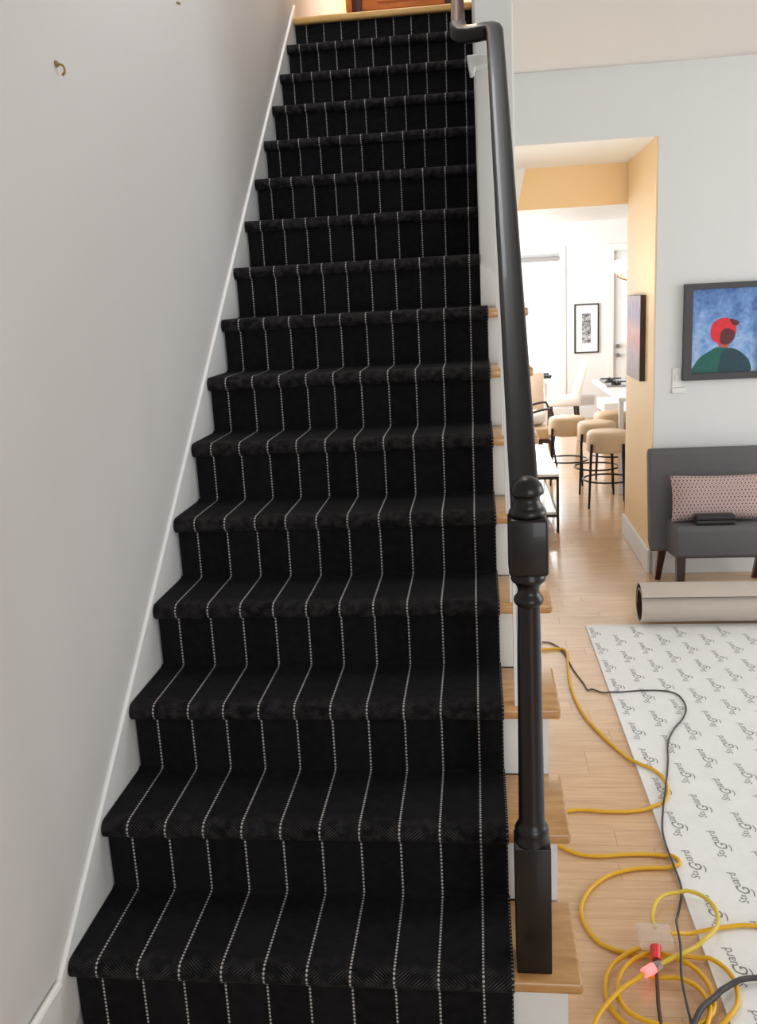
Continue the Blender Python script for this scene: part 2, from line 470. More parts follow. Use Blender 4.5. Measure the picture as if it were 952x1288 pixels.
# back wall with the passage on its left
b = bm_new(); box(b, 1.455, 4.4, YB, 4.16, 0, ZC+0.25)
struct('wall_back', b, 'wall_paint', 'light grey back wall behind the slipper chair', 'wall')
b = bm_new(); box(b, XS, 1.455, YB, YB+0.015, 2.295, ZC+0.25)
struct('wall_header', b, 'wall_paint', 'light grey wall strip above the passage opening', 'wall')
b = bm_new(); box(b, XS, 1.4545, YB+0.0155, 4.18, 2.295, ZC+0.25)
struct('ceiling_passage', b, 'white_paint', 'white soffit over the thick passage opening', 'ceiling')
b = bm_new(); box(b, 1.447, 1.4545, YB+0.002, 4.16, 0, 2.2945)
struct('wall_passage', b, 'yellow_paint', 'warm yellow side wall of the passage', 'wall')
b = bm_new(); box(b, XS, 3.9, 4.181, 4.19, 2.056, 2.75)
struct('wall_bulkhead', b, 'yellow_paint', 'peach yellow bulkhead face beyond the passage soffit', 'wall')
b = bm_new(); box(b, XS, 3.9, 4.191, 5.36, 2.056, 2.75)
struct('ceiling_bulkhead', b, 'white_paint', 'bright white underside of the dropped bulkhead', 'ceiling')
b = bm_new(); prism(b, [(XS, 2.056), (0.786, 2.056), (0.838, 2.2945), (XS, 2.2945)], 'y', 4.14, 4.1805)
struct('trim_1', b, 'white_paint', 'white sloping corner piece left of the yellow bulkhead', 'trim')
# stair wall right of the upper flight
b = bm_new(); box(b, 0.54, XS, YT+0.01, 4.18, 0, 5.4, 0.006, 2)
ws = struct('wall_stair', b, 'wall_paint', 'white wall end right of the upper stairs', 'wall')
b = bm_new(); prism(b, [(0.541, 1.52), (0.541, 1.672), (0.592, 1.628), (0.603, 1.60), (0.625, 1.60), (0.625, 1.52)], 'y', YT+0.002, YT+0.012)
mk('skirt_end', b, 'white_trim', ws)
# upper floor
b = bm_new(); box(b, XW, 0.54, 0.4, 0.45, ZC+0.25, 5.4)
struct('wall_upper_front', b, 'wall_paint', 'upper hall wall over the stair foot', 'wall')
b = bm_new(); box(b, XW, 0.54, 5.6, 5.7, 3.04, 5.4)
struct('wall_upper_back', b, 'peach_paint', 'warm peach wall at the back of the upper landing', 'wall')
b = bm_new(); box(b, XW-0.1, XS, 0.4, 1.5, 5.4, 5.5); box(b, XW-0.1, XS, 2.9, 5.7, 5.4, 5.5); box(b, XW-0.1, -0.25, 1.5, 2.9, 5.4, 5.5); box(b, 0.45, XS, 1.5, 2.9, 5.4, 5.5)  # skylight opening is added to let light down the stairwell
struct('ceiling_upper', b, 'ceiling_paint', 'ceiling with an added skylight opening above the upper stairs', 'ceiling')
b = bm_new(); box(b, XW, 0.54, 15*g+0.05, 5.6, 2.87, 3.037)
struct('floor_landing', b, 'landing_wood', 'wooden floor of the upper landing', 'floor')
# right and front walls, out of view, with windows added to brighten the room
b = bm_new(); box(b, 4.4, 4.5, -3.8, 0.1, -0.02, 2.9); box(b, 4.4, 4.5, 2.7, 10.6, -0.02, 2.9); box(b, 4.4, 4.5, 0.1, 2.7, -0.02, 0.55); box(b, 4.4, 4.5, 0.1, 2.7, 2.35, 2.9)
struct('wall_right', b, 'wall_paint', 'wall with an added wide window on the far right of the living room', 'wall')
b = bm_new()
box(b, XW, 1.1, -3.9, -3.8, 0, ZC); box(b, 3.5, 4.4, -3.9, -3.8, 0, ZC); box(b, 1.1, 3.5, -3.9, -3.8, 0, 0.55); box(b, 1.1, 3.5, -3.9, -3.8, 2.35, ZC)
struct('wall_front', b, 'wall_paint', 'front wall with an added wide window opening', 'wall')
# kitchen shell
b = bm_new(); box(b, -0.2, 4.4, 5.361, 10.6, 2.66, 2.75)
struct('ceiling_kitchen', b, 'white_paint', 'white kitchen ceiling beyond the bulkhead', 'ceiling')
b = bm_new()   # kitchen far wall with openings for glazed door and entry door
box(b, -0.2, 0.88, YFAR, YFAR+0.12, 0, 2.66); box(b, 1.545, 2.20, YFAR, YFAR+0.12, 0, 2.66)
box(b, 0.88, 1.545, YFAR, YFAR+0.12, 2.02, 2.66); box(b, 2.20, 2.95, YFAR, YFAR+0.12, 2.02, 2.66); box(b, 2.95, 4.4, YFAR, YFAR+0.12, 0, 2.66)
struct('wall_far', b, 'grey_white_paint', 'pale grey far wall of the kitchen with the framed print', 'wall')
b = bm_new()   # unseen side wall with a wide window added for kitchen light
box(b, -0.2, -0.1, 4.19, 6.3, 0, 2.66); box(b, -0.2, -0.1, 8.9, YFAR, 0, 2.66); box(b, -0.2, -0.1, 6.3, 8.9, 0, 0.5); box(b, -0.2, -0.1, 6.3, 8.9, 2.2, 2.66)
box(b, -0.1, XS, 4.181, 4.25, 0, 2.66)
struct('wall_kitchen_side', b, 'grey_white_paint', 'pale kitchen side wall with an added window opening', 'wall')

# baseboards
b = bm_new(); box(b, 1.463, 4.4, YB-0.014, YB-0.0005, 0, 0.135, 0.003)
struct('baseboard_back', b, 'white_trim', 'white baseboard along the grey back wall', 'baseboard')
b = bm_new(); box(b, 1.431, 1.4465, YB-0.014, 4.16, 0, 0.135, 0.003)
struct('baseboard_passage', b, 'white_trim', 'white baseboard along the yellow passage wall', 'baseboard')
b = bm_new(); box(b, 0.9, 2.19, YFAR-0.016, YFAR-0.0005, 0, 0.13, 0.003)
struct('baseboard_far', b, 'white_trim', 'white baseboard below the kitchen floor vent', 'baseboard')
b = bm_new(); box(b, XW+0.0005, XW+0.013, -3.79, -0.06, 0, 0.165, 0.002); tube(b, [(XW+0.010, -3.79, 0.176), (XW+0.010, -0.055, 0.176)], 0.009, 8)
struct('baseboard_left', b, 'white_trim', 'white baseboard running to the foot of the stairs', 'baseboard', True)
# skirt board and its bead
y0, y1 = -0.055, 15*g+0.06
zt = lambda y: y*SL+0.212
b = bm_new(); prism(b, [(y0, 0), (y1, zt(y1)-0.9), (y1, zt(y1)), (y0, zt(y0))], 'x', XW+0.0005, -0.3985)
sk = struct('trim_2', b, 'white_trim', 'white sloping skirt board between left wall and runner', 'trim')
b = bm_new(); tube(b, [(-0.400, y0, zt(y0)), (-0.400, y1, zt(y1))], 0.0075, 10)
mk('bead', b, 'white_trim', sk, True)

# ------------------------------------------------------------------ staircase
st = thing('staircase', (0.14, 1.8, 0), 'steep straight staircase of honey wood treads and white risers', 'staircase')
for i in range(1, NST):
    xr = 0.7035 if i <= 8 else 0.539
    b = bm_new()
    box(b, -0.397, xr, (i-1)*g-0.004, i*g+0.0228, i*h-0.040, i*h-0.011, 0.008, 3)
    mk('tread', b, 'tread_wood', st, True)
for i in range(1, NST+1):
    xr = XS-0.001 if i <= 8 else 0.539
    b = bm_new(); box(b, -0.397, xr, (i-1)*g+0.023, (i-1)*g+0.042, max(0, (i-1)*h-0.011), i*h-0.040)
    mk('riser', b, 'white_trim', st)
poly = [(0.043, 0.0)]
for i in range(1, 9): poly += [((i-1)*g+0.043, i*h-0.041), (i*g+0.0425, i*h-0.041)]
poly[-1] = (YT+0.0095, 8*h-0.041); poly += [(YT+0.0095, 0.0)]
b = bm_new(); prism(b, poly, 'x', XS-0.016, XS-0.001); mk('stringer', b, 'white_trim', st)
b = bm_new(); box(b, -0.397, 0.539, 15*g-0.006, 15*g+0.05, 16*h-0.036, 16*h, 0.010, 3)
mk('landing_nosing', b, 'landing_wood', st, True)

# ------------------------------------------------------------------ runner
ru = thing('stair_runner', (0.1, 1.8, 0), 'black wool stair runner with dotted white pinstripes over the steps', 'carpet')
def uv_prism(bm, prof, x0, x1, v0, arcs=None):
    uvl = bm.loops.layers.uv.verify(); k = len(prof)
    A = [bm.verts.new((x0, p[0], p[1])) for p in prof]; B = [bm.verts.new((x1, p[0], p[1])) for p in prof]
    s = v0
    for i in range(k):
        j = (i+1) % k
        d = math.dist(prof[i], prof[j])
        f = bm.faces.new((A[i], B[i], B[j], A[j]))
        for lp, q in zip(f.loops, ((x0, s), (x1, s), (x1, s+d), (x0, s+d))): lp[uvl].uv = q
        s += d
    for ring, x in ((A, x0), (B, x1)):
        f = bm.faces.new(ring)
        for lp, p in zip(f.loops, prof): lp[uvl].uv = (x+0.02, p[1])
def fold_x(i): return (-0.3965, 0.5645 if i <= 8 else 0.539)
for i in range(1, NST):
    x0, x1 = fold_x(i); zt_, yb = i*h, i*g+0.014
    yn = (i-1)*g-0.010; R = 0.0225
    prof = [(yb, zt_+0.006), (yb-0.006, zt_+0.0015), (yb-0.014, zt_)]
    prof += [(yb-0.014-(yb-0.014-(yn+R+0.012))*k/4, zt_-0.0005*k/4) for k in range(1, 5)]
    for a in range(0, 11):
        th = math.pi/2+math.pi*a/10*0.93
        prof.append((yn+R+R*math.cos(th), zt_-0.001-R+R*math.sin(th)))
    prof += [((i-1)*g+0.016, zt_-0.0445), ((i-1)*g+0.020, zt_-0.041), (yn+0.02, zt_-0.041), (yn+0.0075, zt_-0.030), (yn+0.0075, zt_-0.016), (yn+0.014, zt_-0.0105), (yb, zt_-0.0105)]
    b = bm_new(); uv_prism(b, prof, x0, x1, i*0.4)
    o = mk('tread_fold', b, 'runner_wool', ru, True)
for i in range(1, NST+1):
    x0, x1 = fold_x(i)
    x1 -= 0.002 if i <= 8 else 0
    yf = (i-1)*g+0.014; zb_ = (i-1)*h+(0.002 if i > 1 else 0.001); zt_ = i*h-0.0445 if i < NST else i*h-0.0365
    prof = [(yf+0.0085, zt_), (yf, zt_), (yf, (zt_+zb_)/2), (yf, zb_), (yf+0.0085, zb_)]
    b = bm_new(); uv_prism(b, prof, x0+0.004, x1, i*0.4+0.7)
    mk('riser_panel', b, 'runner_wool', ru)

# ------------------------------------------------------------------ railing
NX, NY = 0.607, 0.055
rl = thing('stair_railing', (NX, 0.9, 0.18), 'black stair railing with turned newel post and sloping handrail', 'railing')
b = bm_new(); box(b, NX-0.036, NX+0.036, NY-0.036, NY+0.036, 0.1795, 0.470, 0.0025, 2)
nw = mk('newel_post', b, 'black_paint', rl, True)
b = bm_new(); lathe(b, NX, NY, [(0.036, 0.4695), (0.0362, 0.474), (0.033, 0.480), (0.0335, 0.489), (0.0345, 0.497), (0.031, 0.505), (0.0272, 0.510), (0.0262, 0.518), (0.0255, 0.60), (0.0240, 0.75), (0.0224, 0.90), (0.0214, 0.968), (0.0216, 0.974), (0.027, 0.979), (0.0285, 0.985), (0.027, 0.991), (0.0222, 0.996), (0.0205, 1.003), (0.0212, 1.010), (0.025, 1.018), (0.0315, 1.023), (0.0335, 1.028), (0.032, 1.034), (0.030, 1.040)], 36)
mk('turned_shaft', b, 'black_paint', nw, True)
b = bm_new(); box(b, NX-0.0365, NX+0.0365, NY-0.0365, NY+0.0365, 1.0395, 1.150, 0.007, 3)
mk('upper_block', b, 'black_paint', nw, True)
b = bm_new(); lathe(b, NX, NY, [(0.031, 1.149), (0.0345, 1.153), (0.0350, 1.158), (0.0325, 1.163), (0.0285, 1.167), (0.0285, 1.171), (0.024, 1.177), (0.0228, 1.184), (0.0255, 1.189), (0.0296, 1.1915), (0.0308, 1.195), (0.0298, 1.202), (0.0265, 1.2105), (0.0195, 1.2185), (0.010, 1.2238), (0.001, 1.2252)], 36)
mk('finial', b, 'black_paint', nw, True)
zr = lambda y: 1.088+(y-0.06)*SL
def rrect(wd, ht, r, n=4):
    out = []
    for cx_, cy_, a0 in ((wd/2-r, ht/2-r, 0), (-wd/2+r, ht/2-r, 90), (-wd/2+r, -ht/2+r, 180), (wd/2-r, -ht/2+r, 270)):
        for k in range(n+1):
            a = math.radians(a0+90*k/n); out.append((cx_+r*math.cos(a), cy_+r*math.sin(a)))
    return out
yA, yB_ = NY+0.034, 1.66
pth = [Vector((NX, yA+(yB_-yA)*k/8, zr(yA+(yB_-yA)*k/8))) for k in range(9)]
XI = 0.484
pth += [Vector((NX-0.004, 1.685, zr(1.678))), Vector((NX-0.016, 1.703, zr(1.69))), Vector((NX-0.034, 1.712, zr(1.693))), Vector((NX-0.060, 1.715, zr(1.69))), Vector((XI+0.034, 1.720, zr(1.69))), Vector((XI+0.014, 1.728, zr(1.695))), Vector((XI+0.003, 1.744, zr(1.71))), Vector((XI, 1.77, zr(1.735)))]
b = bm_new(); sweep(b, pth, rrect(0.056, 0.050, 0.011)); hr = mk('handrail', b, 'black_paint', rl, True)
ux = lambda y: zr(1.735)+(y-1.77)*SL
b = bm_new(); sweep(b, [Vector((XI, 1.772+k*0.2, ux(1.772+k*0.2))) for k in range(9)], rrect(0.046, 0.046, 0.020)); mk('wall_handrail', b, 'mahogany', rl, True)
for k, yb in enumerate((2.5, 3.2)):
    b = bm_new(); tube(b, smooth_path([(0.5395, yb, ux(yb)-0.07), (0.51, yb, ux(yb)-0.07), (XI, yb, ux(yb)-0.02)], 4), 0.006, 8); mk('rail_bracket', b, 'brass', rl, True)
b = bm_new(); prism(b, [(0.512, 2.375), (0.60, 2.375), (0.60, 2.345), (0.540, 2.335), (0.537, 2.318), (0.522, 2.315)], 'y', 1.80, YT+0.0105, 0.003)
mk('support_block', b, 'white_trim', rl)
for i in range(2, 9):
    yb = (i-1)*g+0.012
    zb2 = lambda yy: zr(yy)-0.034
    b = bm_new(); x0, x1 = NX-0.0155, NX+0.0155
    prism(b, [(yb, i*h-0.0115), (yb+0.031, i*h-0.0115), (yb+0.031, zb2(yb+0.031)), (yb, zb2(yb))], 'x', x0, x1)
    mk('baluster', b, 'white_trim', rl)

# ------------------------------------------------------------------ wall hook and landing cabinet
wh = thing('wall_anchor', (XW, 0.507, 2.11), 'small broken wall anchor stuck in the left wall', 'wall anchor')
b = bm_new(); bar(b, (XW+0.0005, 0.507, 2.112), (XW+0.006, 0.507, 2.112), 0.0075, 0.006, 12); mk('plug', b, 'brown_stain', wh, True)
b = bm_new(); tube(b, smooth_path([(XW+0.004, 0.507, 2.112), (XW+0.016, 0.510, 2.108), (XW+0.017, 0.513, 2.096), (XW+0.010, 0.515, 2.090)], 4), 0.0028, 8); mk('hook', b, 'brass', wh, True)
wn = tag(mk('wall_nail', bar(bm_new(), (XW+0.0005, 1.468, 2.52), (XW+0.012, 1.468, 2.515), 0.004, 0.003, 10), 'brown_stain', None, True, (XW, 1.468, 2.52)), 'tiny nail high on the left wall near the ceiling edge', 'nail')
cb = thing('landing_cabinet', (0.16, 3.96, 3.037), 'orange wood cabinet on dark legs at the top of the stairs', 'cabinet')
b = bm_new(); box(b, -0.155, 0.47, 3.81, 4.12, 3.137, 3.62, 0.006); mk('body', b, 'orange_wood', cb, True)
b = bm_new(); box(b, -0.175, 0.49, 3.79, 4.14, 3.62, 3.645, 0.006); mk('top', b, 'mahogany', cb, True)
for x in (-0.118, 0.395):
    for yy in (3.785, 4.07):
        b = bm_new(); box(b, x, x+0.053, yy, yy+0.05, 3.0375, 3.60, 0.004); mk('leg', b, 'mahogany', cb, True)
b = bm_new(); box(b, 0.02, 0.02+0.28, 3.802, 3.8095, 3.17, 3.58, 0.003); dr = mk('door', b, 'orange_wood', cb)
b = bm_new(); cushion(b, 0.27, 3.793, 3.38, 0.010, 0.010, 0.010, 2.0, 12, 8); mk('knob', b, 'brass', dr, True)

# ------------------------------------------------------------------ living room: wall pictures, switch
pic = thing('framed_painting', (1.806, YB, 1.066), 'painting of a red-capped figure on blue sky in a charcoal frame', 'painting')
def frame_ring(bm, x0, x1, z0, z1, wd, ya, yb, axis='y'):
    for (a0, a1, c0, c1) in ((x0, x0+wd, z0, z1), (x1-wd, x1, z0, z1), (x0+wd, x1-wd, z0, z0+wd), (x0+wd, x1-wd, z1-wd, z1)):
        if axis == 'y': box(bm, a0, a1, ya, yb, c0, c1)
        else: box(bm, ya, yb, a0, a1, c0, c1)
    return bm
PX0, PX1, PZ0, PZ1 = 1.595, 2.018, 1.066, 1.562
for nm, dims in (('frame_stile', (PX0, PX0+0.044, PZ0, PZ1)), ('frame_stile', (PX1-0.044, PX1, PZ0, PZ1)), ('frame_rail', (PX0+0.044, PX1-0.044, PZ0, PZ0+0.036)), ('frame_rail', (PX0+0.044, PX1-0.044, PZ1-0.030, PZ1))):
    b = bm_new(); box(b, dims[0], dims[1], YB-0.030, YB-0.001, dims[2], dims[3], 0.002); mk(nm, b, 'frame_charcoal', pic)
b = bm_new(); box(b, PX0+0.044, PX1-0.044, YB-0.014, YB-0.002, PZ0+0.036, PZ1-0.030); cv = mk('canvas', b, 'painted_sky', pic)
plain('paint_green', (22, 92, 82), 0.6, var=0.25, scale=30); plain('paint_green_shade', (24, 62, 72), 0.6, var=0.25, scale=30)
plain('paint_red', (214, 40, 52), 0.6, var=0.2, scale=40); plain('paint_red_shade', (92, 34, 44), 0.6, var=0.25, scale=40); plain('paint_skin', (176, 92, 78), 0.6, var=0.1, scale=40)
def blob(poly, n=6):
    q = poly+[poly[0]]; P = [Vector((p[0], p[1], 0)) for p in poly]; out = []; k = len(P)
    for i in range(k):
        p0, p1, p2, p3 = P[i-1], P[i], P[(i+1) % k], P[(i+2) % k]
        for s in range(n):
            t_ = s/n; v = 0.5*((2*p1)+(p2-p0)*t_+(2*p0-5*p1+4*p2-p3)*t_**2+(3*p1-p0-3*p2+p3)*t_**3); out.append((v.x, v.y))
    return out
def px2pic(q):   # crop of the painting: pixel offsets within its visible rectangle -> wall position
    fx, fz = (q[0]-505)/440.0, (720-q[1])/590.0
    return (PX0+0.0445+fx*(PX1-PX0-0.089), PZ0+0.0365+fz*(PZ1-PZ0-0.067))
def paint(nm, pts, mat, d, sm=True, zmin=None):
    pp = [px2pic(q) for q in pts]; pp = blob(pp) if sm else pp
    pp = [(min(max(x, PX0+0.0445), PX1-0.0445), max(z, PZ0+0.0365)) for x, z in pp]
    b = bm_new(); prism(b, pp, 'y', YB-0.0145-d, YB-0.0135); mk(nm, b, mat, cv)
paint('painted_neck', [(675, 480), (690, 540), (745, 545), (755, 500), (720, 470)], 'paint_skin', 0.0002)
paint('painted_shirt', [(508, 722), (520, 670), (560, 610), (620, 568), (670, 540), (720, 545), (790, 555), (850, 595), (890, 645), (905, 705), (880, 722), (700, 722)], 'paint_green', 0.0004)
paint('painted_shirt_shade', [(700, 722), (695, 640), (715, 560), (790, 557), (850, 597), (888, 647), (902, 705), (880, 722)], 'paint_green_shade', 0.0006)
paint('painted_cap', [(628, 430), (640, 375), (680, 342), (730, 335), (775, 355), (797, 400), (795, 450), (770, 500), (720, 520), (665, 505), (635, 475)], 'paint_red', 0.0006)
paint('painted_cap_shade', [(700, 430), (740, 408), (785, 430), (790, 470), (765, 512), (720, 525), (692, 500)], 'paint_red_shade', 0.0008)
paint('painted_visor', [(752, 345), (780, 348), (815, 368), (800, 392), (770, 380)], 'paint_red_shade', 0.0010)
sw = thing('light_switch', (1.575, YB, 1.02), 'white switch plate on grey wall beside the painting frame', 'light switch')
b = bm_new(); box(b, 1.546, 1.590, YB-0.006, YB-0.0005, 1.030, 1.134, 0.002); mk('plate', b, 'switch_plastic', sw)
b = bm_new(); box(b, 1.560, 1.576, YB-0.012, YB-0.006, 1.066, 1.098, 0.002); mk('toggle', b, 'switch_plastic', sw)
b = bm_new(); box(b, 1.546, 1.618, YB-0.010, YB-0.0005, 1.000, 1.029, 0.002); mk('lower_plate', b, 'switch_plastic', sw)
ab = thing('canvas_painting', (1.43, 3.74, 1.045), 'narrow abstract red and blue canvas on the yellow passage wall', 'painting')
b = bm_new(); box(b, 1.418, 1.4468, 3.525, 3.955, 1.048, 1.518, 0.001); mk('stretched_sides', b, 'canvas_edge', ab)
b = bm_new(); box(b, 1.4165, 1.4178, 3.527, 3.953, 1.05, 1.516); mk('canvas_face', b, 'painted_abstract', ab)

# ------------------------------------------------------------------ slipper chair with cushion and case
sc = thing('slipper_chair', (1.74, 3.0, 0), 'armless charcoal grey upholstered slipper chair against the back wall', 'chair')
CX0, CX1 = 1.407, 2.06
b = bm_new()   # seat block, front lower edge slightly bowed
prism(b, [(2.80, 0.238), (2.80, 0.372), (2.825, 0.388), (3.12, 0.362), (3.16, 0.29), (3.15, 0.215), (3.05, 0.195), (2.84, 0.218)], 'x', CX0+0.078, CX1-0.06, 0.012)
mk('seat', b, 'grey_fabric', sc, True)
b = bm_new()   # leaning back with rounded top, wider than the seat
prism(b, [(3.02, 0.215), (3.06, 0.30), (3.085, 0.42), (3.125, 0.60), (3.150, 0.705), (3.175, 0.722), (3.215, 0.722), (3.235, 0.700), (3.215, 0.58), (3.185, 0.38), (3.155, 0.22), (3.10, 0.185)], 'x', CX0, CX1, 0.012)
mk('backrest', b, 'grey_fabric', sc, True)
def leg4(bm, top, bot, wt, wb):
    A = [bm.verts.new((top[0]+sx*wt, top[1]+sy*wt, top[2])) for sx, sy in ((-1,-1),(1,-1),(1,1),(-1,1))]
    B = [bm.verts.new((bot[0]+sx*wb, bot[1]+sy*wb, bot[2])) for sx, sy in ((-1,-1),(1,-1),(1,1),(-1,1))]
    bm.faces.new(A); bm.faces.new(B)
    for i in range(4): bm.faces.new((A[i], A[(i+1) % 4], B[(i+1) % 4], B[i]))
    return bm
for x in (CX0+0.105, CX1-0.085):
    b = bm_new(); leg4(b, (x, 2.85, 0.225), (x, 2.845, 0.0), 0.022, 0.018); mk('leg', b, 'dark_wood_leg', sc)
for x in (CX0+0.066, CX1-0.075):
    b = bm_new(); leg4(b, (x, 3.085, 0.235), (x-0.004, 3.195, 0.0), 0.021, 0.014); mk('leg', b, 'mahogany', sc)
b = bm_new(); pillow(b, 1.735, 2.985, 0.497, 0.248, 0.050, 0.118, Matrix.Rotation(math.radians(-14), 3, 'X'))
tag(mk('throw_cushion', b, 'cushion_pattern', None, True), 'pink and white patterned lumbar cushion on the grey slipper chair', 'cushion')
gc = thing('glasses_case', (1.68, 2.878, 0.387), 'small black case lying on the grey chair seat', 'case')
b = bm_new(); box(b, 1.585, 1.772, 2.850, 2.907, 0.3875, 0.411, 0.004, 3); mk('case_base', b, 'black_plastic', gc, True)
b = bm_new(); box(b, 1.584, 1.773, 2.849, 2.908, 0.4115, 0.436, 0.004, 3); mk('case_lid', b, 'black_plastic', gc, True)

# ------------------------------------------------------------------ pad with printed logos, carpet roll
pad = thing('carpet_pad', (1.9, 0.9, 0), 'white carpet underlay printed with grey logos on the wood floor', 'carpet pad')
SK = 0.010      # slight turn of the pad on the floor
def pxy(u_, v_): return (1.000+u_+(2.48-v_)*SK, v_-u_*0.0)
b = bm_new(); prism(b, [pxy(0, 2.482), pxy(2.2, 2.482), pxy(2.2, -0.6), pxy(0, -0.6)], 'z', 0.0006, 0.0075); mk('pad_sheet', b, 'pad_film', pad)
def logo_mesh():
    dg_objs = []
    vs_all, fs_all = [], []
    for body, size, ox, oy, shear in (('St', 0.032, 0.0, 0.004, 0.25), ('a', 0.024, 0.026, 0.004, 0.2), ('G', 0.046, 0.034, -0.012, 0.3), ('uard', 0.034, 0.067, 0.004, 0.1)):
        cu = bpy.data.curves.new('logo_text', 'FONT'); cu.body = body; cu.size = size; cu.shear = shear; cu.resolution_u = 2; cu.offset = 0.0
        to = bpy.data.objects.new('logo_text', cu); COL.objects.link(to)
        bpy.context.view_layer.update()
        me = to.evaluated_get(bpy.context.evaluated_depsgraph_get()).to_mesh()
        base = len(vs_all)
        sxk = 0.98
        for v in me.vertices: vs_all.append((-(v.co.y+oy), v.co.x*sxk+ox, 0))
        for p in me.polygons: fs_all.append([base+i for i in p.vertices])
        bpy.data.objects.remove(to); bpy.data.curves.remove(cu)
    # tail stroke under the capital
    base = len(vs_all)
    arc = [(0.015+0.004*math.sin(k*0.6), 0.030+0.006*k) for k in range(6)]
    for x, y_ in arc: vs_all.append((x, y_, 0)); vs_all.append((x+0.003, y_, 0))
    for k in range(5): fs_all.append([base+2*k, base+2*k+1, base+2*k+3, base+2*k+2])
    me = bpy.data.meshes.new('printed_logo')
    me.from_pydata([(x*U, (y_-0.07)*U, 0) for x, y_, z_ in vs_all], [], fs_all); me.materials.append(MAT['ink']); return me
lm = logo_mesh(); po = ORG[pad.name]
PIT = 0.1925
for c in range(0, 22):
    for r in range(0, 16):
        v_ = 2.385-(PIT/2 if c % 2 else 0)-r*PIT
        u_ = 0.030+c*0.0955+(2.48-v_)*0.018
        if v_ < 0.0 or v_ > 2.40: continue
        d = Vector((pxy(u_, v_)[0], v_, 0))-CAM
        if (d.dot(_r)/d.dot(_f))*F_PX+W_PX/2 > 985: continue
        o = bpy.data.objects.new('printed_logo', lm); link(o, pad)
        o.location = (Vector((*pxy(u_, v_), 0.0079))-po)*U
        o.rotation_euler = (0, 0, 0.018)
roll = thing('carpet_roll', (2.0, 2.512, 0), 'rolled carpet remnant with grey backing behind the printed underlay', 'carpet roll')
def spiral(turns, r0, r1, a0, cy, cz, n=26):
    out = []; N = int(turns*n)
    for k in range(N+1):
        f = k/N; a = a0+2*math.pi*turns*f; r = r0+(r1-r0)*f
        out.append((cy+r*math.cos(a), cz+r*math.sin(a)))
    return out
RC, RR = 2.498, 0.105
def roll_piece(turns, r0, r1, th, a0, x0, x1, mat, nm):
    o1 = spiral(turns, r0, r1, a0, RC, RR+0.001); o2 = spiral(turns, r0-th, r1-th, a0, RC, RR+0.001)
    b = bm_new(); ring = o1+list(reversed(o2))
    A = [b.verts.new((x0, p[0], p[1])) for p in ring]; B = [b.verts.new((x1, p[0], p[1])) for p in ring]; k = len(ring); m = len(o1)
    for i in range(k): b.faces.new((A[i], A[(i+1) % k], B[(i+1) % k], B[i]))
    for i in range(m-1):
        for S in (A, B): b.faces.new((S[i], S[i+1], S[k-2-i], S[k-1-i]))
    return mk(nm, b, mat, roll, True)
# outer end of the sheet lies on the camera side, a little above mid height
roll_piece(1.45, 0.068, 0.104, 0.0045, math.radians(146-1.45*360), 1.250, 2.75, 'roll_backing', 'backing')
roll_piece(1.45, 0.0634, 0.0994, 0.0065, math.radians(146-1.45*360), 1.252, 2.748, 'roll_pile', 'pile')

# ------------------------------------------------------------------ cords on the floor
def onpad(x, y_): return x > 1.0+(2.48-y_)*SK-0.004 and y_ < 2.48
def lay(pts, r, lift=0.0):
    out = []
    for p in smooth_path([(q[0], q[1], q[2] if len(q) > 2 else 0.0) for q in pts], 6):
        base = 0.0085 if onpad(p.x, p.y) else 0.001
        out.append(Vector((p.x, p.y, base+r+p.z+lift)))
    for _ in range(2):
        zz = [p.z for p in out]
        for i in range(1, len(out)-1): out[i].z = max(out[i].z, (zz[i-1]+zz[i+1])/2)
    return out
yc = thing('extension_cord', (0.86, 0.9, 0), 'long yellow extension cord snaking from stairs to the floor coil', 'cord')
A = [(0.720, 2.175), (0.783, 2.185), (0.850, 2.193), (0.879, 2.156), (0.872, 2.024), (0.862, 1.862), (0.865, 1.705), (0.885, 1.541), (0.925, 1.398), (0.97, 1.278), (1.014, 1.187), (1.057, 1.142), (1.08, 1.093), (1.082, 1.031), (1.068, 0.971), (1.042, 0.935), (1.003, 0.917), (0.941, 0.902), (0.87, 0.901), (0.812, 0.908), (0.766, 0.902), (0.722, 0.87), (0.704, 0.80), (0.712, 0.735),
     (0.749, 0.697), (0.785, 0.68), (0.839, 0.678), (0.906, 0.687), (0.972, 0.689), (1.013, 0.68), (1.034, 0.662), (1.036, 0.641), (1.020, 0.630), (0.982, 0.630), (0.917, 0.623), (0.849, 0.597), (0.797, 0.551), (0.763, 0.495), (0.749, 0.439), (0.756, 0.383), (0.777, 0.336), (0.808, 0.31), (0.843, 0.298), (0.875, 0.294),
     (0.930, 0.286, 0.004), (0.985, 0.288, 0.004), (1.030, 0.272, 0.004), (1.056, 0.236, 0.004), (1.062, 0.19, 0.004), (1.045, 0.13, 0.004), (0.99, 0.075, 0.004), (0.91, 0.05), (0.83, 0.06), (0.781, 0.11, 0.004), (0.772, 0.17, 0.006), (0.79, 0.235, 0.008), (0.83, 0.275, 0.012), (0.87, 0.295, 0.016), (0.915, 0.285, 0.014), (0.965, 0.262, 0.012), (0.995, 0.222, 0.010), (1.004, 0.17, 0.010), (0.99, 0.11, 0.010), (0.94, 0.075, 0.010), (0.87, 0.075, 0.010), (0.812, 0.105, 0.012), (0.797, 0.16, 0.014), (0.815, 0.215, 0.018), (0.85, 0.255, 0.02), (0.892, 0.276, 0.022)]
b = bm_new(); tube(b, lay(A, 0.0056), 0.0056, 10); mk('cable', b, 'yellow_rubber', yc, True)
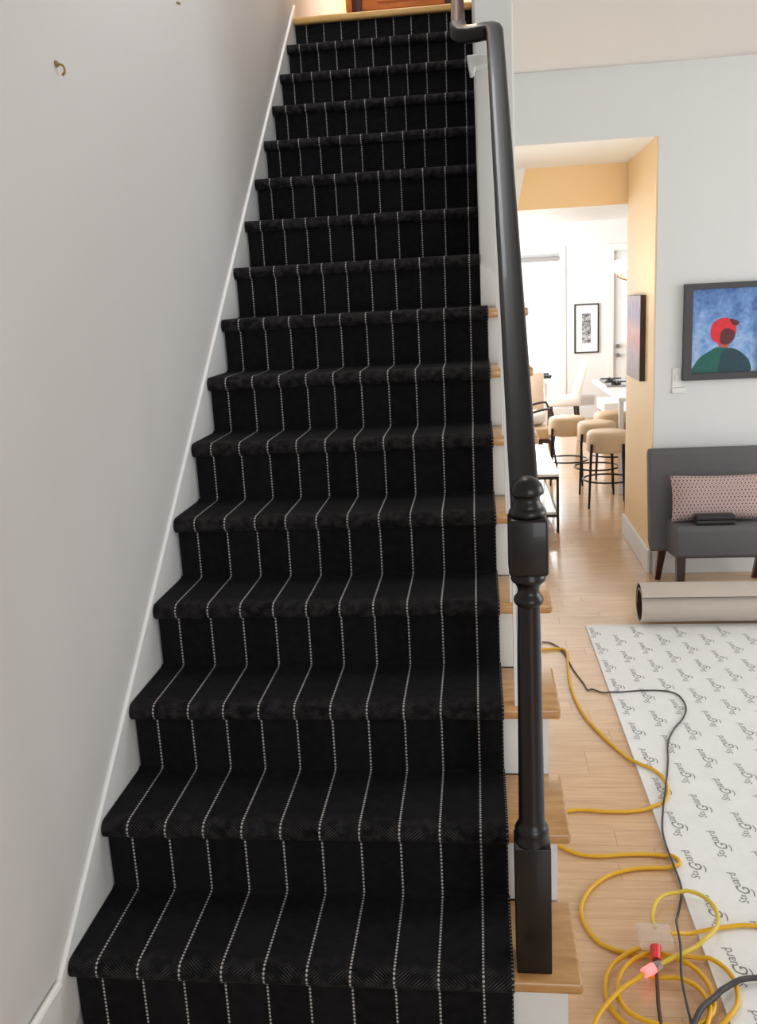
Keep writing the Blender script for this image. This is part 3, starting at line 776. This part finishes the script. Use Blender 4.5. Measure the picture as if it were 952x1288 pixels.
H = [(0.880, 0.218, -0.010), (0.905, 0.212, -0.004), (0.943, 0.207), (0.973, 0.185), (0.987, 0.151), (0.985, 0.11), (0.95, 0.03)]
b = bm_new(); tube(b, lay(H, 0.0056, 0.013), 0.0056, 10); mk('cable', b, 'yellow_rubber', yc, True)
b = bm_new(); box(b, 0.868, 0.944, 0.272, 0.340, 0.032, 0.062, 0.007, 3); mk('connector', b, 'clear_plastic', yc, True)
b = bm_new(); bar(b, (0.901, 0.272, 0.046), (0.896, 0.238, 0.040), 0.0135, 0.0105, 14); tag(mk('red_plug', b, 'red_plastic', yc, True), 'red plug cap')
b = bm_new(); bar(b, (0.896, 0.238, 0.040), (0.894, 0.222, 0.036), 0.007, 0.005, 12); mk('strain_relief', b, 'brown_rubber', yc, True)
yd = thing('lighted_cord', (0.96, 0.35, 0), 'pale yellow cord looping up to a glowing pink plug', 'cord')
Cc = [(0.914, 0.345, 0.036), (0.916, 0.392, 0.028), (0.935, 0.452, 0.02), (0.964, 0.49, 0.018), (1.008, 0.508, 0.014), (1.051, 0.497, 0.012), (1.075, 0.458, 0.014), (1.077, 0.413, 0.016), (1.063, 0.364, 0.02), (1.026, 0.314, 0.028), (0.981, 0.277, 0.032), (0.94, 0.252, 0.032), (0.905, 0.230, 0.03)]
b = bm_new(); tube(b, lay(Cc, 0.0054), 0.0054, 10); mk('cable', b, 'pale_yellow_rubber', yd, True)
b = bm_new(); bar(b, (0.904, 0.2295, 0.036), (0.886, 0.217, 0.036), 0.0095, 0.012, 14); mk('plug_body', b, 'clear_plastic', yd, True)
b = bm_new(); bar(b, (0.8855, 0.2165, 0.036), (0.862, 0.200, 0.036), 0.0125, 0.011, 14); tag(mk('lit_socket', b, 'lit_plug', yd, True), 'glowing pink socket end')
b = bm_new(); tube(b, lay([(0.861, 0.199, 0.030), (0.845, 0.187, 0.026), (0.80, 0.150, 0.024), (0.741, 0.075, 0.02), (0.70, -0.02, 0.0)], 0.0054), 0.0054, 10); mk('cable', b, 'yellow_rubber', yd, True)
b = bm_new(); tube(b, lay([(0.946, 0.325, 0.034), (0.963, 0.335, 0.03), (1.024, 0.366, 0.004), (1.086, 0.386, 0.002), (1.168, 0.397), (1.35, 0.36)], 0.0056), 0.0056, 10)
tag(mk('power_cord', b, 'yellow_rubber', None, True), 'yellow cord running right from the clear connector across the underlay', 'cord')
Bk = [(0.715, 2.30), (0.79, 2.279), (0.818, 2.268), (0.852, 2.211), (0.873, 2.102), (0.891, 1.957), (0.916, 1.829), (0.924, 1.769), (0.944, 1.776), (0.977, 1.747), (1.03, 1.732), (1.124, 1.746), (1.2, 1.746), (1.25, 1.724), (1.268, 1.668), (1.264, 1.587), (1.232, 1.503), (1.184, 1.422), (1.144, 1.323), (1.122, 1.213), (1.098, 1.111), (1.080, 1.04, 0.012), (1.067, 0.985, 0.012), (1.044, 0.903, 0.004), (1.022, 0.799), (1.015, 0.711, 0.008), (1.016, 0.631, 0.010), (1.020, 0.564), (1.014, 0.515), (0.987, 0.437), (0.965, 0.35, 0.05), (0.957, 0.27, 0.05), (0.942, 0.183, 0.03), (0.936, 0.05, 0.02), (0.93, -0.1)]
b = bm_new(); tube(b, lay(Bk, 0.0030), 0.0030, 8); tag(mk('black_cord', b, 'dark_rubber', None, True), 'thin black cord curving over the printed underlay', 'cord')
b = bm_new(); tube(b, lay([(0.893, 0.221, 0.026), (0.886, 0.17, 0.02), (0.876, 0.094, 0.016), (0.87, -0.05, 0.0)], 0.0042), 0.0042, 8); tag(mk('brown_cord', b, 'brown_rubber', None, True), 'short dark brown cord leaving the red plug', 'cord')
b = bm_new(); tube(b, lay([(1.30, 0.20), (1.20, 0.222), (1.114, 0.215, 0.006), (1.071, 0.199, 0.012), (1.034, 0.174, 0.012), (0.996, 0.137, 0.022), (0.955, 0.09, 0.024), (0.90, -0.02, 0.01), (0.88, -0.12)], 0.0065), 0.0065, 10); tag(mk('thick_cable', b, 'dark_rubber', None, True), 'thick dark grey cable at the right corner of the underlay', 'cable')

# ------------------------------------------------------------------ coffee table in the far room
ct = thing('coffee_table', (0.87, 4.8, 0), 'low white topped table on a thin dark metal frame', 'coffee table')
TX0, TX1, TY0, TY1, TZ = 0.72, 1.034, 4.215, 5.40, 0.398
b = bm_new(); box(b, TX0, TX1, TY0, TY1, TZ-0.018, TZ, 0.002); mk('table_top', b, 'white_stone', ct)
b = bm_new(); box(b, TX0+0.018, TX1-0.018, TY0+0.018, TY1-0.018, 0.122, 0.136, 0.001); mk('shelf', b, 'white_stone', ct)
for x in (TX0, TX1-0.017):
    for yy in (TY0, TY1-0.017):
        b = bm_new(); box(b, x, x+0.017, yy, yy+0.017, 0, TZ-0.0185); mk('leg', b, 'dark_metal', ct)
for z0 in (TZ-0.036, 0.105):
    for q in ((TX0+0.017, TX1-0.017, TY0, TY0+0.017), (TX0+0.017, TX1-0.017, TY1-0.017, TY1), (TX0, TX0+0.017, TY0+0.017, TY1-0.017), (TX1-0.017, TX1, TY0+0.017, TY1-0.017)):
        b = bm_new(); box(b, q[0], q[1], q[2], q[3], z0, z0+0.017); mk('frame_bar', b, 'dark_metal', ct)

# ------------------------------------------------------------------ stools
GS = 'round beige stools in the kitchen'
def make_stool(loc, label, R=0.148):
    r = thing('bar_stool', loc, label, 'stool', GS); x, y_, _ = loc
    ST = 0.560
    b = bm_new(); lathe(b, x, y_, [(0.02, ST-0.150), (R-0.006, ST-0.150), (R, ST-0.143), (R+0.002, ST-0.09), (R, ST-0.030), (R-0.006, ST-0.014), (R-0.018, ST-0.005), (R-0.05, ST), (0.01, ST+0.001)], 40); mk('seat_cushion', b, 'beige_vinyl', r, True)
    for k in range(4):
        a = math.radians(38+90*k); c, s = math.cos(a), math.sin(a)
        b = bm_new(); bar(b, (x+c*(R+0.010), y_+s*(R+0.010), ST-0.085), (x+c*(R+0.034), y_+s*(R+0.034), 0), 0.0095, 0.008, 12); mk('leg', b, 'dark_metal', r, True)
    b = bm_new(); q = R+0.024; tube(b, [(x+q*math.cos(2*math.pi*k/36), y_+q*math.sin(2*math.pi*k/36), 0.20) for k in range(36)], 0.007, 8, True); mk('foot_ring', b, 'dark_metal', r, True)
    return r
s1 = make_stool((1.450, 4.98, 0), 'nearest round beige stool beside the yellow passage wall')
dup(s1, (1.437, 5.47, 0), 'middle round beige stool directly behind the nearest stool')
dup(s1, (1.240, 5.82, 0), 'leftmost round beige stool behind the low white table')
dup(s1, (1.635, 6.02, 0), 'farthest round beige stool, only its cushion shows under the counter')

# ------------------------------------------------------------------ kitchen island
isl = thing('kitchen_island', (1.95, 5.9, 0), 'white kitchen island with stone top seen past the passage', 'kitchen island')
IZ = 0.752; IX, IY, IY1 = 1.578, 5.30, 6.86
b = bm_new(); box(b, IX, 2.5, IY, IY1, IZ-0.028, IZ, 0.004); mk('countertop', b, 'white_stone', isl)
b = bm_new(); box(b, 1.86, 2.48, IY+0.25, IY1-0.03, 0.06, IZ-0.0285, 0.003); cbd = mk('cabinet_body', b, 'white_trim', isl)
b = bm_new(); box(b, 1.88, 2.46, IY+0.28, IY1-0.06, 0.0, 0.0595); mk('toe_kick', b, 'black_plastic', isl)
for k in range(3):
    y0_ = IY+0.27+k*0.42
    b = bm_new(); box(b, 1.848, 1.8595, y0_, y0_+0.40, 0.09, IZ-0.05, 0.003); d_ = mk('door', b, 'white_trim', isl)
    b = bm_new(); bar(b, (1.842, y0_+0.35, 0.45), (1.842, y0_+0.35, 0.60), 0.005); mk('handle', b, 'chrome', d_, True)
for x, yy in ((IX+0.006, IY+0.006), (IX+0.085, IY+0.006)):
    b = bm_new(); box(b, x, x+0.034, yy, yy+0.034, 0, IZ-0.0285, 0.002); mk('post', b, 'white_trim', isl)
ck = thing('gas_cooktop', (1.82, 6.35, IZ), 'black gas cooktop set on the white island top', 'cooktop')
b = bm_new(); box(b, 1.60, 2.02, 6.12, 6.72, IZ+0.0005, IZ+0.012, 0.003); mk('cook_plate', b, 'chrome', ck)
for cx_, cy_ in ((1.70, 6.26), (1.70, 6.56), (1.92, 6.26), (1.92, 6.56)):
    b = bm_new(); lathe(b, cx_, cy_, [(0.045, IZ+0.0125), (0.045, IZ+0.020), (0.025, IZ+0.026), (0.001, IZ+0.026)], 20); bu = mk('burner', b, 'black_plastic', ck, True)
    b = bm_new()
    for dx, dy in ((0.09, 0.007), (0.007, 0.12)): box(b, cx_-dx, cx_+dx, cy_-dy, cy_+dy, IZ+0.027, IZ+0.038)
    mk('grate', b, 'black_plastic', bu)
bn = thing('storage_bench', (2.0, 8.3, 0), 'low white storage bench under the far end of the counter', 'bench')
b = bm_new(); box(b, 1.73, 2.3, 7.2, 7.7, 0.39, 0.49, 0.01); mk('lid', b, 'white_fabric', bn)
b = bm_new(); box(b, 1.75, 2.28, 7.22, 7.68, 0.06, 0.3895, 0.004); mk('body', b, 'black_plastic', bn)
for x in (1.77, 2.22):
    for yy in (7.24, 7.62):
        b = bm_new(); box(b, x, x+0.04, yy, yy+0.04, 0, 0.0595); mk('foot', b, 'dark_metal', bn)

# ------------------------------------------------------------------ dining set
wc = thing('dining_chair', (1.47, 8.0, 0), 'white upholstered dining chair with curved back facing left', 'chair')
SZ, BZ = 0.485, 0.805
b = bm_new(); box(b, 1.255, 1.575, 7.84, 8.16, SZ-0.095, SZ, 0.02, 3); mk('seat', b, 'white_fabric', wc, True)
b = bm_new(); prism(b, [(1.530, SZ-0.095), (1.520, SZ), (1.540, SZ+0.10), (1.575, SZ+0.22), (1.615, BZ-0.01), (1.630, BZ), (1.650, BZ-0.01), (1.625, SZ+0.20), (1.597, SZ+0.08), (1.587, SZ-0.095)], 'y', 7.845, 8.155, 0.008); mk('backrest', b, 'white_fabric', wc, True)
for x, dx in ((1.28, -0.01), (1.55, 0.035)):
    for yy in (7.88, 8.12):
        b = bm_new(); leg4(b, (x, yy, SZ-0.095), (x+dx, yy, 0), 0.017, 0.012); mk('leg', b, 'dark_wood_leg', wc)
cc = thing('side_chair', (1.11, 7.5, 0), 'cream upholstered dining chair seen from behind beside the handrail', 'chair')
b = bm_new(); prism(b, [(7.42, 0.34), (7.40, 0.60), (7.37, 0.795), (7.40, 0.802), (7.435, 0.795), (7.455, 0.60), (7.47, 0.34)], 'x', 0.86, 1.172, 0.008); mk('backrest', b, 'cream_fabric', cc, True)
b = bm_new(); box(b, 0.862, 1.17, 7.4705, 7.80, 0.34, 0.46, 0.015, 3); mk('seat', b, 'cream_fabric', cc, True)
for x in (0.885, 1.147):
    for yy, dy in ((7.45, -0.03), (7.77, 0.01)):
        b = bm_new(); leg4(b, (x, yy, 0.34), (x, yy+dy, 0), 0.016, 0.012); mk('leg', b, 'dark_wood_leg', cc)
dt = thing('dining_table', (0.85, 8.5, 0), 'white dining table between the cream and white chairs', 'table')
b = bm_new(); box(b, 0.42, 1.36, 8.22, 9.05, 0.605, 0.635, 0.006); mk('table_top', b, 'white_stone', dt)
for x in (0.46, 1.29):
    for yy in (8.26, 8.98):
        b = bm_new(); box(b, x, x+0.035, yy, yy+0.035, 0, 0.6045, 0.003); mk('leg', b, 'white_trim', dt)
tr = thing('serving_tray', (1.25, 8.6, 0.636), 'dark rectangular tray on the white dining table', 'tray')
b = bm_new(); box(b, 1.10, 1.335, 8.45, 8.75, 0.6355, 0.645, 0.002); mk('tray_base', b, 'black_plastic', tr)
for q in ((1.10, 1.112, 8.45, 8.75), (1.323, 1.335, 8.45, 8.75), (1.112, 1.323, 8.45, 8.462), (1.112, 1.323, 8.738, 8.75)):
    b = bm_new(); box(b, q[0], q[1], q[2], q[3], 0.6452, 0.672); mk('tray_rim', b, 'black_plastic', tr)
# ------------------------------------------------------------------ lounge armchair
ac = thing('lounge_armchair', (0.95, 6.95, 0), 'open armed lounge chair with dark wood frame and tan cushion', 'armchair')
for yy in (6.62, 7.16):
    b = bm_new(); sweep(b, smooth_path([(0.72, yy, 0.42), (0.92, yy, 0.468), (1.07, yy, 0.512), (1.160, yy, 0.525), (1.184, yy, 0.505), (1.198, yy, 0.45), (1.215, yy, 0.36), (1.20, yy, 0.18), (1.225, yy, 0.0)], 6), rrect(0.030, 0.020, 0.006)); mk('arm_frame', b, 'dark_wood_leg', ac, True)
    b = bm_new(); leg4(b, (0.75, yy, 0.47), (0.66, yy, 0), 0.013, 0.011); mk('leg', b, 'dark_wood_leg', ac)
b = bm_new(); box(b, 0.70, 1.19, 6.636, 7.144, 0.205, 0.235, 0.004); mk('seat_rail', b, 'dark_wood_leg', ac)
b = bm_new(); box(b, 0.72, 1.175, 6.642, 7.138, 0.2355, 0.345, 0.03, 4); mk('seat_cushion', b, 'beige_vinyl', ac, True)
b = bm_new(); prism(b, [(0.68, 0.30), (0.58, 0.74), (0.64, 0.76), (0.70, 0.72), (0.78, 0.347), (0.72, 0.346)], 'y', 6.645, 7.135, 0.015); mk('back_cushion', b, 'beige_vinyl', ac, True)
b = bm_new(); cushion(b, 0.99, 6.89, 0.418, 0.16, 0.16, 0.070, 3.2, 28, 14)
tag(mk('pillow', b, 'white_fabric', None, True), 'white pillow lying on the tan lounge chair', 'pillow')

# ------------------------------------------------------------------ far wall: glazed door, entry door, print, vent, chandelier
gd = struct_empty('window_1', (1.21, YFAR, 0), 'bright white glazed patio door on the far kitchen wall', 'window')
for q in ((0.88, 0.93, 0.0, 2.02), (1.495, 1.545, 0.0, 2.02), (0.93, 1.495, 1.965, 2.02), (0.93, 1.495, 0.0, 0.10)):
    b = bm_new(); box(b, q[0], q[1], YFAR+0.03, YFAR+0.08, q[2], q[3], 0.003); mk('window_frame', b, 'white_trim', gd)
b = bm_new(); box(b, 0.93, 1.495, YFAR+0.052, YFAR+0.058, 0.10, 1.965); mk('pane', b, 'window_glass', gd)
for q in ((0.80, 0.88, 0.0, 2.10), (1.545, 1.622, 0.0, 2.10), (0.88, 1.545, 2.021, 2.10)):
    b = bm_new(); box(b, q[0], q[1], YFAR-0.014, YFAR-0.0005, q[2], q[3], 0.003); mk('casing', b, 'white_trim', gd)
b = bm_new(); bar(b, (0.95, YFAR-0.02, 1.962), (1.53, YFAR-0.02, 1.962), 0.030, None, 16); rb = mk('roller_blind', b, 'blind_grey', gd, True)
ed = struct_empty('door_1', (2.57, YFAR, 0), 'white half glazed kitchen entry door at the far right', 'door')
for q in ((2.205, 2.30, 0.005, 2.015), (2.85, 2.945, 0.005, 2.015), (2.30, 2.85, 1.93, 2.015), (2.30, 2.85, 0.005, 0.92)):
    b = bm_new(); box(b, q[0], q[1], YFAR+0.03, YFAR+0.07, q[2], q[3], 0.003); mk('door_panel', b, 'white_trim', ed)
b = bm_new(); box(b, 2.30, 2.85, YFAR+0.047, YFAR+0.053, 0.92, 1.93); mk('pane', b, 'window_glass', ed)
for q in ((2.13, 2.20, 0.0, 2.10), (2.95, 3.02, 0.0, 2.10), (2.20, 2.95, 2.021, 2.10)):
    b = bm_new(); box(b, q[0], q[1], YFAR-0.014, YFAR-0.0005, q[2], q[3], 0.003); mk('casing', b, 'white_trim', ed)
for z0 in (0.875, 0.765):
    b = bm_new(); bar(b, (2.252, YFAR+0.0295, z0), (2.252, YFAR-0.02, z0), 0.022, 0.026, 18); mk('knob', b, 'chrome', ed, True)
fp = thing('framed_print', (1.87, YFAR, 0.81), 'black framed vertical grey print on the far kitchen wall', 'picture')
b = bm_new(); box(b, 1.735, 2.008, YFAR-0.012, YFAR-0.001, 0.822, 1.392); mat_ = mk('mat_board', b, 'paper_white', fp)
for q in ((1.722, 1.738, 0.808, 1.406), (2.005, 2.021, 0.808, 1.406), (1.738, 2.005, 0.808, 0.824), (1.738, 2.005, 1.390, 1.406)):
    b = bm_new(); box(b, q[0], q[1], YFAR-0.025, YFAR-0.0125, q[2], q[3]); mk('frame_bar', b, 'black_plastic', fp)
b = bm_new(); box(b, 1.815, 1.925, YFAR-0.0135, YFAR-0.0122, 0.93, 1.29); mk('print', b, 'grey_print', mat_)
vt = thing('wall_vent', (1.87, YFAR, 0.16), 'grey return air vent low on the far kitchen wall', 'vent')
b = bm_new(); box(b, 1.775, 1.965, YFAR-0.010, YFAR-0.0005, 0.165, 0.285, 0.002); mk('vent_frame', b, 'vent_grey', vt)
for k in range(6):
    b = bm_new(); box(b, 1.785, 1.955, YFAR-0.015, YFAR-0.0105, 0.178+k*0.016, 0.186+k*0.016); mk('slat', b, 'vent_grey', vt)
ch = thing('chandelier', (1.83, 6.4, 1.55), 'brass armed chandelier with glowing globes above the island', 'chandelier')
HX, HY, HZ = 1.93, 6.5, 1.66
b = bm_new(); lathe(b, HX, HY, [(0.002, HZ-0.05), (0.02, HZ-0.04), (0.03, HZ), (0.02, HZ+0.05), (0.008, HZ+0.07), (0.006, 2.6595)], 18); mk('stem', b, 'brass', ch, True)
for k in range(5):
    a = math.radians(200+72*k); c, s = math.cos(a), math.sin(a)
    b = bm_new(); tube(b, smooth_path([(HX+0.02*c, HY+0.02*s, HZ), (HX+0.11*c, HY+0.11*s, HZ-0.03), (HX+0.20*c, HY+0.20*s, HZ+0.0), (HX+0.215*c, HY+0.215*s, HZ+0.03)], 5), 0.006, 8); ar = mk('arm', b, 'brass', ch, True)
    b = bm_new(); cushion(b, HX+0.215*c, HY+0.215*s, HZ+0.085, 0.055, 0.055, 0.055, 2.0, 20, 12); mk('globe', b, 'bulb_glow', ar, True)
# ------------------------------------------------------------------ added floor lamp, out of view, brightening soffit and bulkhead
fl = thing('added_floor_lamp', (0.736, 3.42, 0), 'added slim floor lamp hidden behind the handrail to light the bulkhead', 'lamp')
b = bm_new(); lathe(b, 0.736, 3.42, [(0.055, 0.0005), (0.055, 0.010), (0.045, 0.014), (0.008, 0.018), (0.001, 0.018)], 24); mk('base', b, 'dark_metal', fl, True)
b = bm_new(); bar(b, (0.736, 3.42, 0.0185), (0.736, 3.42, 1.13), 0.006, None, 10); mk('pole', b, 'dark_metal', fl, True)
b = bm_new(); lathe(b, 0.736, 3.42, [(0.012, 1.12), (0.030, 1.14), (0.048, 1.19), (0.052, 1.22), (0.050, 1.222), (0.046, 1.19), (0.028, 1.145), (0.004, 1.132)], 24); mk('lamp_shade', b, 'white_trim', fl, True)
b = bm_new(); cushion(b, 0.736, 3.42, 1.166, 0.018, 0.018, 0.020, 2.0, 16, 10); mk('bulb', b, 'bulb_glow', fl, True)
point('added_floor_lamp_light', (0.736, 3.42, 1.200), 20, (1.0, 0.93, 0.82), 0.012)  # added upward light for the soffit and yellow bulkhead
